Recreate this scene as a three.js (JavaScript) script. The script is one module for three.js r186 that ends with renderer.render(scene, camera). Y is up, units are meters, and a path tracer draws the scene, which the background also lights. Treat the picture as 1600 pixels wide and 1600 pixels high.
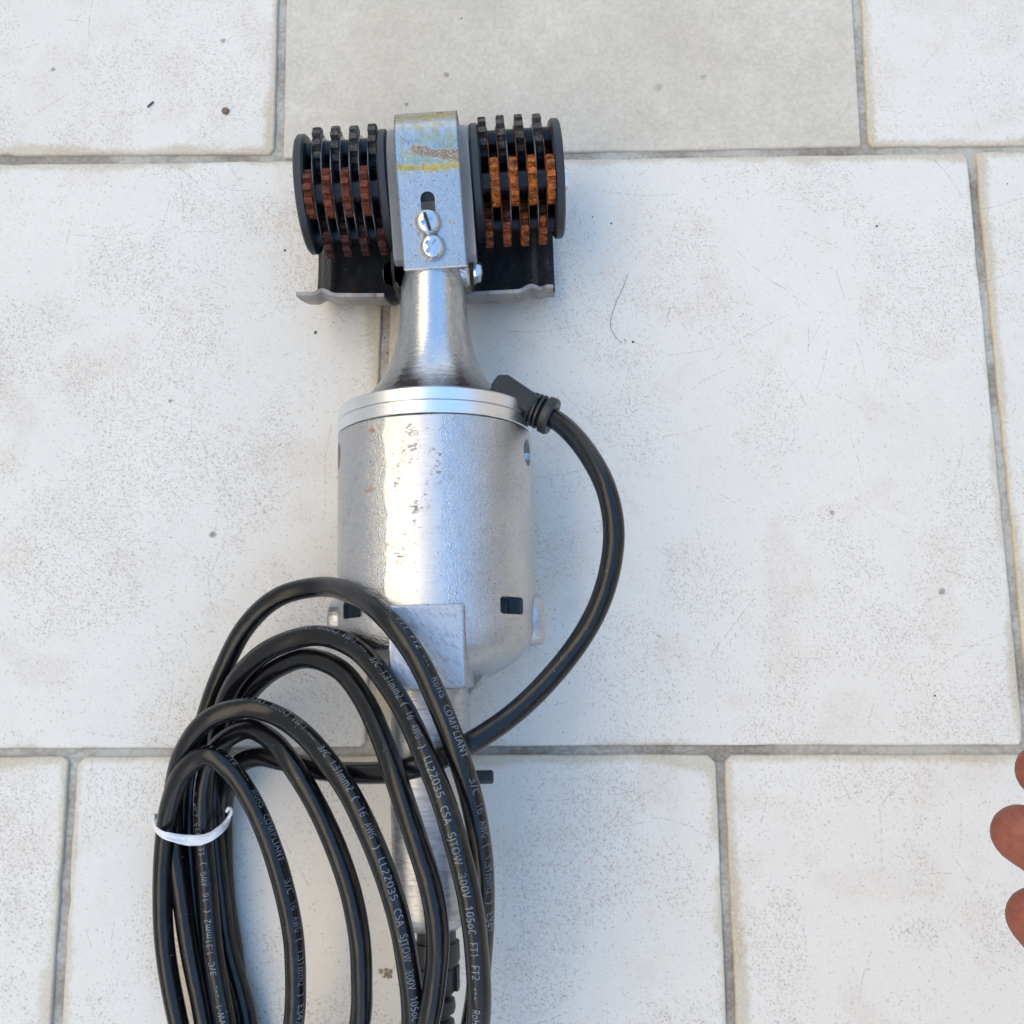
import * as THREE from 'three';
import { RoundedBoxGeometry } from 'three/addons/geometries/RoundedBoxGeometry.js';
import { mergeGeometries } from 'three/addons/utils/BufferGeometryUtils.js';
import { MarchingCubes } from 'three/addons/objects/MarchingCubes.js';
import { Brush, Evaluator, SUBTRACTION } from 'three-bvh-csg';

// ---------------------------------------------------------------- camera, sky, sun, exposure
const scene = new THREE.Scene();
const camera = new THREE.PerspectiveCamera(54.9, 1, 0.02, 300);   // hand-held phone about half a metre above the tiles
camera.up.set(0, 0, -1);
camera.position.set(0, 0.48, 0);
camera.lookAt(0, 0.48 - Math.cos(9.5 * Math.PI / 180), -Math.sin(9.5 * Math.PI / 180));
const renderer = new THREE.WebGLRenderer({ antialias: true });
renderer.toneMapping = THREE.LinearToneMapping;
renderer.toneMappingExposure = 2.66;
renderer.shadowMap.enabled = true;

const SKY_W = 512, SKY_H = 256;
const SUN = new THREE.Vector3(Math.cos(0.33) * Math.cos(0.12), Math.sin(0.33), Math.cos(0.33) * Math.sin(0.12));   // low in the east, behind the neighbouring house
{
  const data = new Float32Array(SKY_W * SKY_H * 4);
  for (let j = 0; j < SKY_H; j++) for (let i = 0; i < SKY_W; i++) {
    const el = ((j + 0.5) / SKY_H - 0.5) * Math.PI, az = ((i + 0.5) / SKY_W - 0.5) * 2 * Math.PI, y = Math.sin(el);
    const c = Math.cos(el) * Math.cos(az) * SUN.x + y * SUN.y + Math.cos(el) * Math.sin(az) * SUN.z;
    const h = Math.pow(1 - Math.max(0, y), 2.5), glow = 0.16 * Math.pow(Math.max(0, c), 8);
    const o = (j * SKY_W + i) * 4, g = y < 0 ? 0.5 : 1;
    data[o] = (0.17 + 0.40 * h + glow) * g; data[o + 1] = (0.325 + 0.26 * h + glow * 0.95) * g; data[o + 2] = (0.58 + 0.02 * h + glow * 0.8) * g; data[o + 3] = 1;
  }
  const t = new THREE.DataTexture(data, SKY_W, SKY_H, THREE.RGBAFormat, THREE.FloatType);
  t.mapping = THREE.EquirectangularReflectionMapping; t.magFilter = THREE.LinearFilter; t.needsUpdate = true;
  scene.background = t; scene.environment = t;
}
const sun = new THREE.DirectionalLight(new THREE.Color(1, 0.88, 0.71), 4.2);
sun.position.copy(SUN).multiplyScalar(20);
sun.castShadow = true;
Object.assign(sun.shadow.camera, { left: -9, right: 9, top: 9, bottom: -9, near: 0.5, far: 50 });
sun.shadow.mapSize.set(4096, 4096);
scene.add(sun, sun.target);

// ---------------------------------------------------------------- helpers
const MM = 0.001, PI = Math.PI, TAU = 2 * PI, rad = (d) => d * PI / 180;
const { clamp, lerp, smoothstep } = THREE.MathUtils;
function rng(seed) { let s = seed >>> 0; return () => { s = (s + 0x6d2b79f5) >>> 0; let t = Math.imul(s ^ (s >>> 15), 1 | s); t = (t + Math.imul(t ^ (t >>> 7), 61 | t)) ^ t; return ((t ^ (t >>> 14)) >>> 0) / 4294967296; }; }
const LAT = new Float32Array(65536); { const r = rng(77); for (let i = 0; i < 65536; i++) LAT[i] = r(); }
function vnoise(x, y) {
  const xi = Math.floor(x), yi = Math.floor(y); let fx = x - xi, fy = y - yi; fx = fx * fx * (3 - 2 * fx); fy = fy * fy * (3 - 2 * fy);
  const x0 = xi & 255, x1 = (xi + 1) & 255, y0 = (yi & 255) << 8, y1 = ((yi + 1) & 255) << 8;
  const a = LAT[y0 | x0], b = LAT[y0 | x1], c = LAT[y1 | x0], d = LAT[y1 | x1];
  return a + (b - a) * fx + (c - a) * fy + (a - b - c + d) * fx * fy;
}
const fbm = (x, y, n = 4) => { let s = 0, a = 0.5, t = 0; for (let i = 0; i < n; i++) { s += a * vnoise(x + i * 17.3, y + i * 31.7); t += a; x *= 2.03; y *= 2.03; a *= 0.5; } return s / t; };
function tex(w, h, fn, srgb = false, repeat = false) {          // fn(u, v) -> [r, g, b] in 0..1
  const d = new Uint8Array(w * h * 4);
  for (let j = 0; j < h; j++) for (let i = 0; i < w; i++) {
    const c = fn((i + 0.5) / w, (j + 0.5) / h, i, j), o = (j * w + i) * 4;
    d[o] = clamp(c[0], 0, 1) * 255; d[o + 1] = clamp(c[1], 0, 1) * 255; d[o + 2] = clamp(c[2], 0, 1) * 255; d[o + 3] = 255;
  }
  const t = new THREE.DataTexture(d, w, h); t.magFilter = THREE.LinearFilter; t.minFilter = THREE.LinearMipmapLinearFilter; t.generateMipmaps = true;
  t.colorSpace = srgb ? THREE.SRGBColorSpace : THREE.NoColorSpace;
  if (repeat) t.wrapS = t.wrapT = THREE.RepeatWrapping;
  t.needsUpdate = true; return t;
}
function canvasTex(c, srgb = true, repeat = true) {
  const t = new THREE.CanvasTexture(c); t.colorSpace = srgb ? THREE.SRGBColorSpace : THREE.NoColorSpace;
  if (repeat) t.wrapS = t.wrapT = THREE.RepeatWrapping;
  t.anisotropy = 8; return t;
}
const mix3 = (a, b, k) => [lerp(a[0], b[0], k), lerp(a[1], b[1], k), lerp(a[2], b[2], k)];
const std = (o) => new THREE.MeshStandardMaterial(o), phys = (o) => new THREE.MeshPhysicalMaterial(o);
const rgb = (r, g, b) => new THREE.Color().setRGB(r, g, b);

const used = {};
function numbered(n) { if (!(n in used)) { used[n] = 0; return n; } used[n]++; return n + '_' + String(used[n]).padStart(3, '0'); }
function mesh(name, geo, mat, parent = scene) {                  // geometry in millimetres
  if (!geo.userData.scaled) { geo.scale(MM, MM, MM); geo.userData.scaled = true; }
  const m = new THREE.Mesh(geo, mat); m.name = parent === scene ? numbered(name) : name; m.castShadow = m.receiveShadow = true; parent.add(m); return m;
}
function thing(name, label, category, [x, y, z] = [0, 0, 0], turn = 0) {
  const g = new THREE.Group(); g.name = numbered(name); g.position.set(x * MM, y * MM, z * MM); g.rotation.y = turn;
  g.userData = { label, category }; scene.add(g); return g;
}
function tag(o, label, category, group) { Object.assign(o.userData, { label, category }); if (group) o.userData.group = group; return o; }
function grid(nu, nv, f, { closeU = false, flip = false } = {}) {  // f(u, v) -> {p:[x,y,z], uv:[s,t]}; smooth normals by differences
  const pos = [], uv = [], nor = [], idx = [], P = (u, v) => f(u, v).p;
  const e = 1e-3;
  for (let j = 0; j <= nv; j++) for (let i = 0; i <= nu; i++) {
    const u = i / nu, v = j / nv, q = f(u, v); pos.push(...q.p); uv.push(...q.uv);
    const a = closeU ? P((u + e) % 1, v) : P(Math.min(1, u + e), v), b = closeU ? P((u - e + 1) % 1, v) : P(Math.max(0, u - e), v), c = P(u, Math.min(1, v + e)), d = P(u, Math.max(0, v - e));
    const ax = a[0] - b[0], ay = a[1] - b[1], az = a[2] - b[2], bx = c[0] - d[0], by = c[1] - d[1], bz = c[2] - d[2];
    let nx = ay * bz - az * by, ny = az * bx - ax * bz, nz = ax * by - ay * bx; const l = Math.hypot(nx, ny, nz) || 1, s = flip ? -1 : 1;
    nor.push(s * nx / l, s * ny / l, s * nz / l);
  }
  for (let j = 0; j < nv; j++) for (let i = 0; i < nu; i++) {
    const a = j * (nu + 1) + i, b = a + 1, c = a + nu + 1, d = c + 1;
    if (flip) idx.push(a, c, b, b, c, d); else idx.push(a, b, c, b, d, c);
  }
  const g = new THREE.BufferGeometry();
  g.setAttribute('position', new THREE.Float32BufferAttribute(pos, 3)); g.setAttribute('normal', new THREE.Float32BufferAttribute(nor, 3)); g.setAttribute('uv', new THREE.Float32BufferAttribute(uv, 2)); g.setIndex(idx);
  return g;
}
// a revolved profile [[z, r], ...] about a z axis at height y; uv = (angle in turns from the top, z / span)
function revolve(profile, y0, span = 100, nu = 96, x0 = 0) {
  const pts = profile, nv = pts.length - 1, seg = 4, pos = [], nor = [], uv = [], idx = [];
  const slope = (k) => { const a = pts[k], b = pts[k + 1]; return Math.atan2(b[1] - a[1], b[0] - a[0]); };
  const rows = [];
  for (let k = 0; k < nv; k++) {
    const s = slope(k), before = k > 0 && Math.abs(slope(k - 1) - s) < 0.5 ? (slope(k - 1) + s) / 2 : s, after = k < nv - 1 && Math.abs(slope(k + 1) - s) < 0.5 ? (slope(k + 1) + s) / 2 : s;
    for (let m = 0; m <= seg; m++) { const t = m / seg; rows.push([lerp(pts[k][0], pts[k + 1][0], t), lerp(pts[k][1], pts[k + 1][1], t), lerp(before, after, t), m === 0]); }
  }
  rows.forEach(([z, r, s, first], j) => {
    for (let i = 0; i <= nu; i++) {
      const a = i / nu * TAU - PI, x = Math.sin(a), y = Math.cos(a);                       // a = 0 at the top, + towards +x
      pos.push(x0 + x * r, y0 + y * r, z); nor.push(x * Math.cos(s), y * Math.cos(s), -Math.sin(s)); uv.push(i / nu, z / span);
      if (j && !first && i < nu) { const q = (j - 1) * (nu + 1) + i; idx.push(q, q + 1, q + nu + 1, q + 1, q + nu + 2, q + nu + 1); }
    }
  });
  for (let k = 0; k < idx.length; k += 3) { const t = idx[k + 1]; idx[k + 1] = idx[k + 2]; idx[k + 2] = t; }
  const g = new THREE.BufferGeometry();
  g.setAttribute('position', new THREE.Float32BufferAttribute(pos, 3)); g.setAttribute('normal', new THREE.Float32BufferAttribute(nor, 3)); g.setAttribute('uv', new THREE.Float32BufferAttribute(uv, 2)); g.setIndex(idx);
  return g;
}
// the same about the x axis: profile [[x, r], ...]
const revolveX = (profile, nu = 48) => revolve(profile, 0, 100, nu).rotateY(PI / 2);
const disc = (x0, x1, r, bevel = 0.5, nu = 64) => revolveX([[x0, 0.01], [x0, r - bevel], [x0 + bevel, r], [x1 - bevel, r], [x1, r - bevel], [x1, 0.01]], nu);
function extrude(points, depth, bevel = 0.4, holes = [], seg = 2) {
  const s = new THREE.Shape(points.map((p) => new THREE.Vector2(...p)));
  for (const h of holes) s.holes.push(new THREE.Path(h.map((p) => new THREE.Vector2(...p))));
  return new THREE.ExtrudeGeometry(s, { depth: depth - 2 * bevel, bevelEnabled: bevel > 0, bevelThickness: bevel, bevelSize: bevel, bevelOffset: -bevel, bevelSegments: seg, steps: 1, curveSegments: 12 }).translate(0, 0, bevel);
}
const circle = (r, n = 32, x = 0, y = 0) => Array.from({ length: n }, (_, i) => [x + r * Math.cos(i / n * TAU), y + r * Math.sin(i / n * TAU)]);
const plain = (g) => { const o = g.index ? g.toNonIndexed() : g; for (const k of Object.keys(o.attributes)) if (!['position', 'normal', 'uv'].includes(k)) o.deleteAttribute(k); return o; };
const join = (...g) => mergeGeometries(g.map(plain));
const evaluator = new Evaluator(); evaluator.useGroups = false; evaluator.attributes = ['position', 'normal', 'uv'];
function cut(geo, ...tools) {
  let a = new Brush(geo); a.updateMatrixWorld();
  for (const t of tools) { const b = new Brush(t); b.updateMatrixWorld(); a = evaluator.evaluate(a, b, SUBTRACTION); }
  return a.geometry;
}
// a bent sheet with thickness: f(u, v) -> [x, y, z]
function sheet(nu, nv, f, t) {
  const n = (u, v) => { const e = 2e-3, a = f(Math.min(1, u + e), v), b = f(Math.max(0, u - e), v), c = f(u, Math.min(1, v + e)), d = f(u, Math.max(0, v - e));
    return new THREE.Vector3(a[0] - b[0], a[1] - b[1], a[2] - b[2]).cross(new THREE.Vector3(c[0] - d[0], c[1] - d[1], c[2] - d[2])).normalize(); };
  const off = (u, v, k) => { const p = f(u, v), m = n(u, v); return [p[0] + m.x * k, p[1] + m.y * k, p[2] + m.z * k]; };
  const W = 0.02;
  return join(
    grid(nu, nv, (u, v) => ({ p: off(u, v, t / 2), uv: [u, v] })), grid(nu, nv, (u, v) => ({ p: off(u, v, -t / 2), uv: [u, v] }), { flip: true }),
    grid(nu, 1, (u, v) => ({ p: off(u, 0, (v - 0.5) * t), uv: [u, v * W] }), {}), grid(nu, 1, (u, v) => ({ p: off(u, 1, (v - 0.5) * t), uv: [u, 1 - v * W] }), { flip: true }),
    grid(1, nv, (u, v) => ({ p: off(0, v, (u - 0.5) * t), uv: [u * W, v] }), {}), grid(1, nv, (u, v) => ({ p: off(1, v, (u - 0.5) * t), uv: [1 - u * W, v] }), { flip: true }));
}
// a round cable along points; frame stays level so that print keeps its side. uv = (mm along, turns from the top towards the left)
function cable(points, r, { nu = 260, nv = 20, mark = null, side = [0, 0], period = 320, ridge = 0 } = {}) {
  const curve = new THREE.CatmullRomCurve3(points.map((p) => new THREE.Vector3(...p)), false, 'centripetal');
  const L = curve.getLength(), pos = [], nor = [], uv = [], idx = [], up = new THREE.Vector3(0, 1, 0);
  curve.arcLengthDivisions = 800; curve.updateArcLengths();
  const stops = Array.isArray(side[0]) ? side : [[0, side[0]], [1, side[1]]];
  const sideAt = (t) => { for (let k = 0; k < stops.length - 1; k++) if (t <= stops[k + 1][0]) return lerp(stops[k][1], stops[k + 1][1], smoothstep(t, stops[k][0], stops[k + 1][0])); return stops.at(-1)[1]; };
  let s0 = 0;
  if (mark) { let best = 1e9; const q = new THREE.Vector3(...mark.at); for (let i = 0; i <= 600; i++) { const d = curve.getPointAt(i / 600).distanceTo(q); if (d < best) { best = d; s0 = i / 600 * L; } } s0 -= mark.text; }
  for (let i = 0; i <= nu; i++) {
    const t = i / nu, c = curve.getPointAt(t), T = curve.getTangentAt(t), left = up.clone().cross(T).normalize(), n = T.clone().cross(left).normalize();
    const turn = sideAt(t) / 360, k = 1 + ridge * (vnoise(t * 40, 3.3) - 0.5);
    for (let j = 0; j <= nv; j++) {
      const a = j / nv * TAU, d = n.clone().multiplyScalar(Math.cos(a)).addScaledVector(left, Math.sin(a));
      pos.push(c.x + d.x * r * k, c.y + d.y * r * k, c.z + d.z * r * k); nor.push(d.x, d.y, d.z); uv.push((t * L - s0) / period, j / nv - turn + 0.5);
    }
  }
  for (let i = 0; i < nu; i++) for (let j = 0; j < nv; j++) { const a = i * (nv + 1) + j, b = a + nv + 1; idx.push(a, b, a + 1, b, b + 1, a + 1); }
  const g = new THREE.BufferGeometry();
  g.setAttribute('position', new THREE.Float32BufferAttribute(pos, 3)); g.setAttribute('normal', new THREE.Float32BufferAttribute(nor, 3)); g.setAttribute('uv', new THREE.Float32BufferAttribute(uv, 2)); g.setIndex(idx);
  return g;
}

// ---------------------------------------------------------------- the courtyard round the tiles (outside the picture: what shades, lights and mirrors)
const structure = (o) => { o.userData.kind = 'structure'; return o; };
{
  const concrete = std({ color: rgb(0.42, 0.40, 0.37), roughness: 0.9 });
  structure(mesh('ground', new THREE.BoxGeometry(120000, 40, 120000).translate(0, -34, 0), concrete));
  const plaster = std({ color: rgb(0.80, 0.725, 0.605), roughness: 0.9, bumpScale: 0.002, bumpMap: tex(256, 256, (u, v) => { const n = fbm(u * 40, v * 40); return [n, n, n]; }, false, true) });
  tag(mesh('house_wall', new THREE.BoxGeometry(300, 5200, 9000).translate(-1750, 2586, 600), plaster), 'sunlit cream plastered house wall beside the tiled courtyard', 'wall');
  const stucco = std({ color: rgb(0.62, 0.56, 0.47), roughness: 0.9 });
  tag(mesh('neighbour_house', new THREE.BoxGeometry(5000, 3150, 14000).translate(5700, 1561, 0), stucco), 'beige rendered house opposite the sunlit wall, shading the courtyard', 'house');
}

// ---------------------------------------------------------------- tiled floor
const floor = structure(new THREE.Group()); floor.name = 'floor'; scene.add(floor);
function tileTexture(seed, o = {}) {
  const N = o.size || 1024, S = N / 306, c = document.createElement('canvas'); c.width = c.height = N;
  const g = c.getContext('2d'), R = rng(seed), im = g.createImageData(N, N), d = im.data, ox = seed * 13.7, oy = seed * 7.1;
  const base = o.base || [220, 213.5, 202], edgeTint = [180, 165, 137];
  for (let y = 0; y < N; y++) for (let x = 0; x < N; x++) {
    const mx = x / S, my = y / S, i = (y * N + x) * 4;
    const lo = fbm(mx / 60 + ox, my / 60 + oy, 3) - 0.5, mid = fbm(mx / 9 + ox, my / 9 - oy, 3) - 0.5, fine = LAT[(x * 7 + y * 131 + seed * 977) & 65535] - 0.5;
    let rosy = 0, v = o.stone ? lo * 11 + mid * 15 + (fbm(mx / 1.6 + ox, my / 1.6, 3) - 0.5) * 22 + fine * 11 : lo * 6 + mid * 4 + fine * 7, k = 0;
    const e = Math.min(mx, my, 306 - mx, 306 - my);
    if (!o.stone) {                                                   // worn, yellowed rim with a ragged inner edge
      const w = 2.2 + 6.5 * vnoise(mx / 14 + ox, my / 14 + oy) * vnoise(mx / 45 - oy, my / 45) + 2.2 * (vnoise(mx / 1.4, my / 1.4 + ox) - 0.5);
      k = 0.85 * smoothstep(w - e, -2.2, 2.4) * (0.55 + 0.45 * vnoise(mx * 1.7 + oy, my * 1.7)) * (0.65 + 0.35 * vnoise(mx / 30, my / 30 + ox));
      const pink = smoothstep(fbm(mx / 26 - ox, my / 26 + oy * 2, 4), 0.58, 0.74); d[i] = 0;
      const gr = vnoise(mx * 1.9, my * 1.9); v -= 3 * pink * gr; rosy = pink * gr * gr;
    } else { const yel = smoothstep(fbm(mx / 40 + ox, my / 40, 4), 0.45, 0.7); k = 0.13 * yel; }
    for (let q = 0; q < 3; q++) d[i + q] = lerp(base[q] + v, edgeTint[q], clamp(k, 0, 1)) - rosy * [6, 14, 18][q];
    d[i + 3] = 255;
  }
  g.putImageData(im, 0, 0);
  g.lineCap = 'round';
  const speck = (x, y, a, len, wid, tone, alpha) => { g.strokeStyle = `rgba(${tone[0]},${tone[1]},${tone[2]},${alpha})`; g.lineWidth = wid * S; g.beginPath(); g.moveTo((x - Math.cos(a) * len / 2) * S, (y - Math.sin(a) * len / 2) * S); g.lineTo((x + Math.cos(a) * len / 2) * S, (y + Math.sin(a) * len / 2) * S); g.stroke(); };
  const n = o.stone ? 2600 : (o.specks || 78000);
  for (let k = 0; k < n; k++) {                                        // fine pitted dashes, in drifts
    const x = R() * 306, y = R() * 306, e = Math.min(x, y, 306 - x, 306 - y);
    const dens = smoothstep(fbm(x / 34 + ox, y / 34 + oy * 3, 4), 0.30, 0.66);
    if (!o.stone && (R() > 0.10 + 0.95 * dens * dens || (e < 5 && R() < 0.8))) continue;
    const warm = smoothstep(fbm(x / 22 - ox, y / 22 + oy, 3), 0.5, 0.7);
    const tone = mix3([140, 128, 118], [164, 126, 106], 0.35 * R() + warm * R()), dir = 0.75 + (fbm(x / 50, y / 50 + ox, 2) - 0.5) * 2.2 + (R() - 0.5) * 1.9;
    speck(x, y, dir, 0.2 + R() * R() * 1.15, 0.22 + R() * R() * 0.34, tone, o.stone ? 0.10 + R() * 0.25 : (0.2 + R() * 0.42) * (o.faint || 1));
  }
  for (let k = 0; k < (o.stone ? 10 : 95); k++) {                        // broken hairline scratches
    let x = R() * 306, y = R() * 306, a = R() * PI; const long = 6 + R() * R() * 55;
    for (let s = 0; s < long; s += 0.9) { a += (R() - 0.5) * 0.12; x += Math.cos(a) * 0.9; y += Math.sin(a) * 0.9; if (R() < 0.62) speck(x, y, a + (R() - 0.5) * 0.5, 0.9, 0.2 + R() * 0.18, [140, 126, 116], 0.25 + R() * 0.3); }
  }
  for (const [x, y, r, tone, al] of o.spots || []) {                    // single round stains
    for (let k = 0; k < 60; k++) { const a = R() * TAU, q = Math.sqrt(R()) * r; g.fillStyle = `rgba(${tone[0]},${tone[1]},${tone[2]},${al * (0.08 + 0.14 * R())})`; g.beginPath(); g.arc((x + Math.cos(a) * q) * S, (y + Math.sin(a) * q) * S, (0.25 + R() * 0.3) * r * S, 0, TAU); g.fill(); }
  }
  return canvasTex(c, true, false);
}
const tileBump = tex(512, 512, (u, v) => { const n = 0.6 * fbm(u * 90, v * 90, 3) + 0.4 * fbm(u * 9, v * 9, 3); return [n, n, n]; });
const tileRough = tex(256, 256, (u, v) => { const n = 0.62 + 0.3 * (fbm(u * 26, v * 26, 4) - 0.5); return [1, n, 0]; });
const tileMaterial = (map, rough = 1) => std({ map, roughness: rough, roughnessMap: tileRough, bumpMap: tileBump, bumpScale: 0.00035 });
// corner quads measured on the spot, millimetres: [back-left, back-right, front-right, front-left] as x, z
function tileGeometry(q, seed, wear = 0.5, round = 2.5) {
  const R = rng(seed), out = [], lp = (a, b, t) => [lerp(a[0], b[0], t), lerp(a[1], b[1], t)];
  for (let s = 0; s < 4; s++) {
    const a = q[s], b = q[(s + 1) % 4], L = Math.hypot(b[0] - a[0], b[1] - a[1]), nx = -(b[1] - a[1]) / L, ny = (b[0] - a[0]) / L, n = 40;
    for (let k = 0; k < n; k++) {
      const m = round + (L - 2 * round) * k / (n - 1), t = m / L, p = lp(a, b, t);
      let w = wear * (0.9 * (vnoise(m / 26 + seed * 3.1, s * 9.7) - 0.5) + 0.55 * (R() - 0.5)) + 0.35 * wear;
      if (R() < 0.05 * wear) w += 0.9 * R();
      out.push([p[0] + nx * w, p[1] + ny * w]);
    }
  }
  const cx = (q[0][0] + q[2][0]) / 2, cz = (q[0][1] + q[2][1]) / 2;
  const g = extrude(out.map(([x, z]) => [x - cx, -(z - cz)]), 8, 0, []); g.dispose();
  const s = new THREE.Shape(out.map(([x, z]) => new THREE.Vector2(x - cx, -(z - cz))));
  const e = new THREE.ExtrudeGeometry(s, { depth: 6.6, bevelEnabled: true, bevelThickness: 1.4, bevelSize: 1.3, bevelOffset: -1.3, bevelSegments: 4, steps: 1 });
  const p = e.attributes.position, uv = e.attributes.uv;
  for (let i = 0; i < p.count; i++) uv.setXY(i, clamp(p.getX(i) / 306 + 0.5, 0.002, 0.998), clamp(p.getY(i) / 306 + 0.5, 0.002, 0.998));
  e.rotateX(-PI / 2).translate(0, -8, 0); e.computeVertexNormals();
  return { e, cx, cz };
}
function tile(q, seed, mat, { wear, round, sink = 0 } = {}) {
  const { e, cx, cz } = tileGeometry(q, seed, wear, round), m = mesh('tile', e, mat, floor); m.position.set(cx * MM, -sink * MM, cz * MM); return m;
}
const uvOf = (q, x, z) => [x - (q[0][0] + q[2][0]) / 2 + 153, z - (q[0][1] + q[2][1]) / 2 + 153];
{
  const T1 = [[-434, -577], [-130.5, -577], [-125, -271], [-430, -269.5]], T2 = [[-126.5, -577], [185, -580], [184.4, -275.9], [-120.5, -269.2]], T3 = [[190.5, -580], [497, -583], [493, -278], [187.8, -275.2]];
  const M1 = [[-371, -264.3], [-65.5, -268.3], [-69.5, 33], [-374, 34.5]], M2 = [[-61.5, -267.2], [239.6, -271.9], [243.8, 32], [-65.5, 32.6]], M3 = [[243.6, -273.3], [549, -276], [552, 31], [247, 32.3]];
  const B1 = [[-516, 37], [-210, 37.2], [-208.6, 343], [-514, 343]], B2 = [[-206.6, 37.4], [97, 36], [99.6, 343], [-202, 343]], B3 = [[100.6, 36.1], [406, 36.3], [409, 343], [103.6, 343]], B4 = [[410, 36.5], [716, 37], [719, 343], [413, 343]];
  const at = (q, list) => list.map(([x, z, r, tone, al]) => [...uvOf(q, x, z), r, tone, al]);
  const grey = [96, 92, 88], brown = [120, 96, 70];
  tile(T1, 1, tileMaterial(tileTexture(11, { faint: 0.85, spots: at(T1, [[-155, -337, 1.3, grey, 0.5], [-245, -320, 1.1, grey, 0.5]]) })), { wear: 0.7 });
  tile(T2, 2, tileMaterial(tileTexture(12, { stone: true, base: [199, 189, 172], spots: at(T2, [[-35, -318, 1.3, brown, 0.5], [-56, -301, 1.1, grey, 0.5], [-27, -351, 0.7, grey, 0.6], [101, -316, 1.6, grey, 0.25], [77, -310, 2.2, grey, 0.2]]) })), { wear: 0.25, round: 1, sink: 0.5 });
  tile(T3, 3, tileMaterial(tileTexture(13, { faint: 0.75 })), { wear: 0.8 });
  tile(M1, 4, tileMaterial(tileTexture(14, { specks: 92000, spots: at(M1, [[-147, -69, 1.5, grey, 0.6], [-100, -173, 0.8, [40, 34, 30], 1], [-172, -137, 0.9, grey, 0.5]]) })), { wear: 0.6 });
  tile(M2, 5, tileMaterial(tileTexture(15, { size: 1280, faint: 0.85, spots: at(M2, [[209.5, -41, 1.5, grey, 0.5], [158, -80, 1.2, brown, 0.5]]) })), { wear: 0.6 });
  tile(M3, 6, tileMaterial(tileTexture(16, { faint: 0.85 })), { wear: 0.9 });
  tile(B1, 7, tileMaterial(tileTexture(17, { specks: 92000 })), { wear: 0.6 });
  tile(B2, 8, tileMaterial(tileTexture(18, { spots: at(B2, [[-60, 133, 1.2, brown, 0.6]]) })), { wear: 0.6, round: 4 });
  tile(B3, 9, tileMaterial(tileTexture(19, { specks: 78000, spots: at(B3, [[240, 135, 1.4, brown, 0.6]]) })), { wear: 0.7, round: 3.5 });
  tile(B4, 10, tileMaterial(tileTexture(20, { size: 512 })), {});
  // the tiling goes on outside the picture
  const more = [tileTexture(21, { size: 512 }), tileTexture(22, { size: 512 })].map((t) => tileMaterial(t));
  let k = 0;
  for (let row = -4; row <= 3; row++) for (let col = -5; col <= 5; col++) {
    const x = [-66, -125, -66, -206][(row + 40) % 4 === 0 ? 0 : Math.abs(row) % 4] + col * 309, z = -268 + row * 305.5;
    const shown = [[-1, -434, 497], [0, -374, 552], [1, -516, 719]].find(([r]) => r === row);
    if (row === 0 || row === 1 || row === -1) { const x0 = row === -1 ? -126 + col * 309.5 - 2 : row === 0 ? -65 + col * 310 : -207 + col * 309.5; if (x0 + 306 > shown[1] + 20 && x0 < shown[2] - 20) continue;
      tile([[x0, z + 1], [x0 + 306, z + 1], [x0 + 306, z + 302], [x0, z + 302]], 40 + k, more[k++ % 2]); continue; }
    tile([[x, z], [x + 305.5, z], [x + 305.5, z + 301.5], [x, z + 301.5]], 40 + k, more[k++ % 2]);
  }
  // cement in the joints, a little lower than the tiles
  const grout = std({ roughness: 0.95, bumpScale: 0.0012,
    map: tex(2048, 2048, (u, v) => { const n = vnoise(u * 700, v * 700), l = fbm(u * 40, v * 40, 3); return mix3([0.72, 0.70, 0.66], [0.50, 0.46, 0.41], clamp(0.3 + 1.4 * (l - 0.45) + 0.5 * (n - 0.5), 0, 1)); }, true),
    bumpMap: tex(1024, 1024, (u, v) => { const n = fbm(u * 420, v * 420, 3); return [n, n, n]; }) });
  mesh('grout', grid(220, 220, (u, v) => { const x = lerp(-400, 620, u), z = lerp(-500, 330, v); return { p: [x, -1.1 - 1.6 * fbm(x / 16 + 50, z / 16 + 50, 3) - 0.3 * fbm(x / 2, z / 2 + 40, 2), z], uv: [u, v] }; }, { flip: true }), grout, floor);
}

// ---------------------------------------------------------------- metals
const noiseTex = (n, f, lo, hi) => tex(n, n, (u, v) => { const k = lerp(lo, hi, fbm(u * f, v * f, 4)); return [k, k, k]; }, false, true);
const M = {};
M.black = std({ color: rgb(0.016, 0.017, 0.019), roughness: 0.42, metalness: 0.0, bumpScale: 0.0001, bumpMap: noiseTex(128, 20, 0, 1) });
M.blackSteel = std({ color: rgb(0.022, 0.024, 0.028), roughness: 0.40, metalness: 0.15, bumpScale: 0.0001, bumpMap: noiseTex(128, 30, 0, 1) });
M.rod = phys({ color: rgb(0.008, 0.009, 0.012), roughness: 0.3, specularIntensity: 0.55 });
M.zinc = std({ color: rgb(0.56, 0.58, 0.60), roughness: 0.26, metalness: 1 });
M.machined = std({ color: rgb(0.78, 0.79, 0.80), roughness: 0.36, metalness: 1, bumpScale: 0.00008, bumpMap: tex(256, 256, (u, v) => { const k = fbm(u * 6, v * 160, 3); return [k, k, k]; }, false, true) });
const castBump = tex(512, 512, (u, v) => { const k = fbm(u * 70, v * 70, 3); return [k, k, k]; }, false, true);
M.cast = std({ color: rgb(0.50, 0.51, 0.53), roughness: 0.42, metalness: 1, bumpScale: 0.0003, bumpMap: castBump });

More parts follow.
